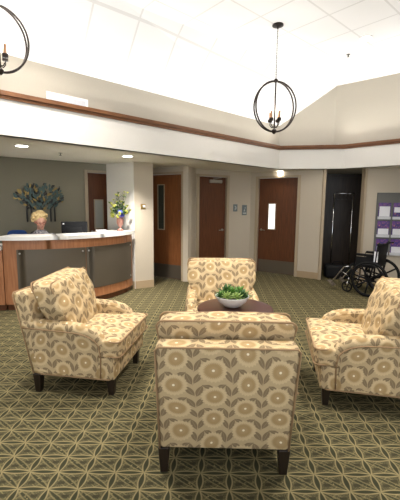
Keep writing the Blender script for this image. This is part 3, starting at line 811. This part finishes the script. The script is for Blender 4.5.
def sprinkler(x, y, z, label):
    b = B(); b.lathe([(.03, 0), (.03, -.004), (.008, -.006), (.008, -.03), (.02, -.034), (.02, -.038), (.002, -.038)], seg=16)
    tag(b.build('fire_sprinkler', 'hole', loc=(x, y, z), smooth='auto'), label, 'sprinkler')
sprinkler(-2.06, 5.27, ZL, 'fire sprinkler head in the low ceiling over the desk')
sprinkler(2.35, 5.98, ZF, 'fire sprinkler head in the high tiled ceiling')
ud = (Vector(U1) - Vector(U0)).normalized(); ua = math.atan2(ud.y, ud.x); vp = Vector(U0) + ud * 5.79
t = thing('air_vent', 'white double louvred air grille on the upper wall above the oak trim', 'vent', (vp.x, vp.y, 2.66), ua)
b = B(); b.box(-.265, .265, -.012, -.001, 0.07, .235, .003); fr = b.build('frame', 'white', t)
for s_ in (-1, 1):
    b = B(); b.box(s_ * .125 - .105, s_ * .125 + .105, -.015, -.0125, .09, .205)
    for k in range(12): b.box(s_ * .125 - .1 + k * .018 - .003, s_ * .125 - .1 + k * .018 + .003, -.02, -.015, .09, .205)
    b.build('louvres', 'grille', t)

# ------------------------------------------------------------------ wall plaques, hook
cd = (Vector(D2q) - Vector(D2p)).normalized(); ca = math.atan2(cd.y, cd.x)
for px, w_, h_, z, lab in ((.78, .11, .16, 1.47, 'smaller grey sign plaque with a crescent symbol beside the plain door'), (1.00, .13, .23, 1.42, 'taller grey sign plaque with a figure symbol near the corner')):
    s_ = (px - D2p[0]) / cd.x; p = Vector(D2p) + cd * s_
    t = thing('sign_plaque', lab, 'sign', (p.x, p.y, z), ca)
    b = B(); b.box(-w_ / 2, w_ / 2, -.015, -.001, -h_ / 2, h_ / 2, .004); b.build('plate', 'plaque', t)
    b = B()
    if w_ < .12:
        b.prism([(-.02 + .045 * math.cos(a), .045 * math.sin(a)) for a in [(-90 + 18 * k) * PI / 180 for k in range(11)]] + [(-.02 + .02 * math.cos(a), .025 * math.sin(a)) for a in [(90 - 18 * k) * PI / 180 for k in range(11)]], -.018, -.015, axis='y')
    else:
        b.prism([(0, .03), (-.03, -.03), (.01, -.03)], -.018, -.015, axis='y'); b.prism([(.012 + .014 * math.cos(k * PI / 6), .05 + .014 * math.sin(k * PI / 6)) for k in range(12)], -.018, -.015, axis='y')
        b.box(-.045, .045, -.018, -.015, -.085, -.055)
    b.build('symbol', 'symbol', t)
pd = (Vector((-.86, 6.43)) - Vector((-1.17, 6.25))).normalized()
t = thing('wall_station', 'small brass fitting on the cream pillar', 'wall fitting', (-1.03, 6.331, 1.49), math.atan2(pd.y, pd.x))
b = B(); b.box(-.045, .045, -.010, -.001, -.04, .05, .003); b.build('back_plate', 'brass', t)
b = B(); b.box(-.012, .03, -.035, -.010, -.015, .03, .004); b.build('knob', 'white', t)

# ------------------------------------------------------------------ brochure board
rd = (Vector((6.5, 6.30)) - Vector((3.24, 6.96))).normalized(); ra = math.atan2(rd.y, rd.x)
s0 = 3.44 - 3.24
bp = Vector((3.24, 6.96)) + rd * .21
t = thing('display_board', 'grey felt display board on the wall right of the closet', 'display board', (bp.x, bp.y, 0), ra)
b = B(); b.box(0, .86, -.02, -.001, .58, 1.80, .003); b.build('panel', 'felt', t)
for c_ in range(3):
    for r_ in range(3):
        b = B(); x0 = .035 + c_ * .265; z0 = 1.29 - r_ * .352
        for bx in ((x0 - .004, x0, z0 - .004, z0 + .05), (x0 + .225, x0 + .229, z0 - .004, z0 + .05)): b.box(bx[0], bx[1], -.045, -.02, bx[2], bx[3])
        b.box(x0 - .004, x0 + .229, -.046, -.042, z0 - .004, z0 + .05); b.box(x0, x0 + .225, -.042, -.02, z0 - .004, z0)
        b.build('brochure_pocket', 'grille', t)
rows = ('top', 'middle', 'bottom'); cols = ('left', 'centre', 'right')
for c_ in range(3):
    for r_ in range(3):
        x0 = .035 + c_ * .265; z0 = 1.292 - r_ * .352
        q = bp + rd * (x0 + .1125)
        e = thing('brochure', 'purple and white brochure in the %s row, %s column of the display board' % (rows[r_], cols[c_]), 'brochure', (q.x, q.y, z0), ra, 'purple brochures on the display board')
        b = B(); b.box(-.111, .111, -.038, -.024, 0, .315, .002); b.build('cover', 'purple', e)
        b = B(); zz = (.05, .245) if (r_ + c_) % 2 == 0 and r_ == 0 else ((.05, .165) if r_ else (.13, .23)); b.box(-.095, .095, -.0395, -.038, zz[0], zz[1]); b.build('white_panel', 'card', e)

# ------------------------------------------------------------------ wheelchair
WN, WF_ = Vector((2.88, 5.84)), Vector((3.30, 6.24))
ax = (WF_ - WN); wc = (WN + WF_) / 2; wa = math.atan2(ax.y, ax.x)
hw = ax.length / 2
# local: x along axle (toward far wheel), y = forward (left as seen)
t = thing('wheelchair', 'black folding wheelchair with chrome footrests beside the display board', 'wheelchair', (wc.x, wc.y, 0), wa)
for s_ in (-1, 1):
    R_ = .30; x = s_ * hw
    T = Matrix.Translation((x, 0, R_)) @ Matrix.Rotation(PI / 2, 4, 'Y')
    b = B(); b.tube([(R_ * .96 * math.cos(q), R_ * .96 * math.sin(q), 0) for q in [j * PI / 24 for j in range(48)]], .024, True, 10, T=T); wh = b.build('rear_wheel', 'rubber', t, True)
    b = B(); b.tube([(R_ * .86 * math.cos(q), R_ * .86 * math.sin(q), s_ * .04) for q in [j * PI / 24 for j in range(48)]], .011, True, 8, T=T); b.build('hand_rim', 'black', wh, True)
    b = B(); b.lathe([(.035, -.03), (.035, .03)], seg=16, T=T); b.build('hub', 'black', wh)
    for k in range(8):
        a = k * PI / 4 + .2; b = B(); b.tube([(.03 * math.cos(a), .03 * math.sin(a), 0), (R_ * .93 * math.cos(a), R_ * .93 * math.sin(a), 0)], [.017, .014], seg=8, T=T); b.build('spoke', 'black', wh, True)
    xf = s_ * (hw - .07)
    b = B()
    b.tube([(xf, -.10, .93), (xf, -.08, .88), (xf, -.05, .50), (xf, -.05, .28)], .016); b.tube([(xf, -.05, .50), (xf, .36, .50), (xf, .40, .44)], .012)
    b.tube([(xf, -.05, .26), (xf, .34, .26)], .012); b.tube([(xf, .36, .50), (xf, .36, .2)], .012); b.build('side_frame', 'black', t, True)
    b = B(); b.tube([(xf, -.02, .50), (xf, -.02, .69), (xf, .28, .69), (xf, .30, .52)], .011); b.build('armrest_frame', 'black', t, True)
    b = B(); b.box(xf - .03, xf + .03, -.03, .27, .695, .725, .01); b.build('arm_pad', 'blackv', t, 'auto')
    b = B(); b.box(xf - .003, xf + .003, 0, .27, .52, .67); b.build('side_guard', 'blackv', t)
    b = B(); b.tube([(xf, -.07, .90), (xf, -.18, .915)], .017, seg=10); b.build('push_handle', 'black', t, True)
    # caster
    cy = .40; T = Matrix.Translation((xf, cy, .1)) @ Matrix.Rotation(PI / 2, 4, 'Y')
    b = B(); b.tube([(.085 * math.cos(q), .085 * math.sin(q), 0) for q in [j * PI / 12 for j in range(24)]], .015, True, 8, T=T); cw = b.build('caster_wheel', 'rubber', t, True)
    for k in range(5):
        a = k * 2 * PI / 5; b = B(); b.tube([(0, 0, 0), (.075 * math.cos(a), .075 * math.sin(a), 0)], .009, seg=6, T=T); b.build('spoke', 'black', cw)
    b = B(); b.tube([(xf - .028, cy, .1), (xf - .028, cy - .02, .2), (xf + .028, cy - .02, .2), (xf + .028, cy, .1)], .008); b.tube([(xf, cy - .02, .2), (xf, cy - .03, .27)], .016); b.build('caster_fork', 'chrome', t, True)
    # footrest
    b = B(); b.tube([(xf, .38, .47), (xf, .47, .45), (xf, .66, .18), (xf, .70, .11)], .0115); b.tube([(xf, .38, .30), (xf, .52, .36)], .010); b.build('footrest_hanger', 'chrome', t, True)
    b = B(); b.box(xf - .085 * 1 - (.0 if s_ > 0 else -.03), xf + .085 - (.03 if s_ > 0 else 0), -.075, .075, -.008, .008, .004, T=Matrix.Translation((0, .70, .12)) @ Matrix.Rotation(math.radians(38), 4, 'X')); b.build('footplate', 'kick', t, 'auto')
    b = B(); b.box(xf - .06, xf + .06, -.05, -.03, -.09, .08, .01, T=Matrix.Translation((0, .58, .30)) @ Matrix.Rotation(math.radians(30), 4, 'X')); b.build('calf_pad', 'blackv', t, 'auto')
b = B(); b.box(-hw + .08, hw - .08, -.04, .36, .485, .53, .012); b.build('seat', 'blackv', t, 'auto')
b = B(); b.box(-hw + .08, hw - .08, -.015, .015, -.2, .2, .01, T=Matrix.Translation((0, -.075, .70)) @ Matrix.Rotation(math.radians(4), 4, 'X')); b.build('backrest', 'blackv', t, 'auto')
b = B(); b.box(-hw + .06, -hw + .075, -.09, -.03, .60, .78); b.build('paper_label', 'card', t, label='white paper label')
b = B(); b.tube([(-hw + .07, .0, .26), (hw - .07, .2, .47)], .01); b.tube([(hw - .07, .0, .26), (-hw + .07, .2, .47)], .01); b.build('cross_brace', 'black', t, True)

# ------------------------------------------------------------------ closet contents
t = thing('coat_rack', 'chrome rolling coat rack standing inside the dark closet', 'coat rack', (3.08, 7.62, 0), math.radians(-12))
for x in (-.19, .19):
    b = B(); b.tube([(x, 0, .06), (x, 0, 1.80)], .015); b.build('upright', 'chrome', t, True)
    b = B(); b.tube([(x, -.2, .06), (x, .2, .06)], .014); b.build('foot', 'chrome', t, True)
b = B(); b.tube([(-.19, 0, 1.80), (.19, 0, 1.80)], .012); b.build('hanging_rail', 'chrome', t, True)
for i, x in enumerate((2.97, 3.05, 3.13, 3.20)):
    e = thing('coat_hanger', 'chrome coat hanger hanging on the rack in the closet', 'hanger', (x, 7.658 - (x - 2.9) * .21, 1.80), math.radians(60), 'coat hangers on the rack')
    b = B(); b.tube([(.0, 0, .014)] + [(.014 * math.sin(q), 0, .014 * math.cos(q)) for q in [k * PI / 6 for k in range(1, 6)]] + [(0, 0, -.03)], .003, seg=6); b.build('hook', 'chrome', e)
    b = B(); b.tube([(0, 0, -.03), (-.19, 0, -.12), (.19, 0, -.12)], .004, True, 6); b.build('hanger_bar', 'black', e)
t = thing('duffel_bag', 'dark padded bag on the closet floor behind the footrests', 'bag', (2.95, 7.42, 0), math.radians(-12))
b = B(); b.pillow(.26, .16, .15, .35, (0, 0, .15), 8); b.build('bag_body', 'blackv', t, True)
b = B(); b.tube([(-.12, -.05, .28), (-.08, -.06, .36), (.08, -.06, .36), (.12, -.05, .28)], .011); b.build('carry_handle', 'black', t, True)

# ------------------------------------------------------------------ light
def area(name, loc, rot, sx, sy, e, col):
    l = bpy.data.lights.new(name, 'AREA'); l.shape = 'RECTANGLE'; l.size = sx; l.size_y = sy; l.energy = e; l.color = col
    o = bpy.data.objects.new(name, l); C.objects.link(o); o.location = loc; o.rotation_euler = rot; return o
area('window_daylight', (.2, -2.95, 1.95), (math.radians(98), 0, 0), 10.6, 3.2, 16, (1, .97, .93))
for x, y in ((-1.1, 2.3), (1.5, 2.4), (-1.3, 3.6), (1.6, 3.9)):  # extra downlights, added above the frame to brighten the chair tops
    downlight(x, y, ZF, 'added unseen recessed downlight in the high ceiling above the armchairs', 135)
def cove(p, q, off, e, label):  # added uplights, hidden on the ledge, that whiten the high ceiling
    p, q = Vector(p), Vector(q); d = (q - p).normalized(); n = Vector((-d.y, d.x)); m_ = (p + q) / 2 + n * off; L = (q - p).length
    a = math.atan2(d.y, d.x)
    t = thing('added_cove_light', label, 'cove light', (m_.x, m_.y, 2.7255), a, 'added cove lights on the oak ledge')
    b = B(); b.box(-L / 2, L / 2, -.03, .03, 0, .012); b.box(-L / 2, L / 2, .026, .03, .012, .03); b.build('housing', 'white', t)
    l = bpy.data.lights.new('added_cove_lamp', 'AREA'); l.shape = 'RECTANGLE'; l.size = L; l.size_y = .04; l.energy = e; l.color = (1, .97, .92)
    lo = bpy.data.objects.new('lamp', l); C.objects.link(lo); lo.location = (0, 0, .02); lo.rotation_euler = (math.radians(180 + 50), 0, 0); lo.parent = t
cove((-5.5, .87), P1, .10, 46, 'added slim white cove light, unseen on the ledge above the reception side')
cove(P1, P2, .12, 7, 'added slim white cove light, unseen on the short ledge straight ahead')
cove(P2, (6.2, 3.85), .12, 44, 'added slim white cove light, unseen on the ledge above the display board side')
W = bpy.data.worlds.new('world'); bpy.context.scene.world = W; W.use_nodes = True
W.node_tree.nodes['Background'].inputs[0].default_value = (.85, .92, 1, 1); W.node_tree.nodes['Background'].inputs[1].default_value = 1.0

# ------------------------------------------------------------------ camera
cam = bpy.data.cameras.new('camera'); co = bpy.data.objects.new('camera', cam); C.objects.link(co)
cam.sensor_fit = 'VERTICAL'; cam.sensor_height = 24; cam.lens = 24 * 350 / 500
co.location = (0, 0, 1.55)
co.rotation_mode = 'XYZ'
co.matrix_world = Matrix.Translation((0, 0, 1.55)) @ Matrix.Rotation(math.radians(90 - 7.5), 4, 'X') @ Matrix.Rotation(math.radians(.55), 4, 'Z')
bpy.context.scene.camera = co
vs = bpy.context.scene.view_settings
vs.view_transform = 'Standard'; vs.look = 'None'; vs.exposure = 1.08; vs.gamma = 1; vs.use_curve_mapping = False
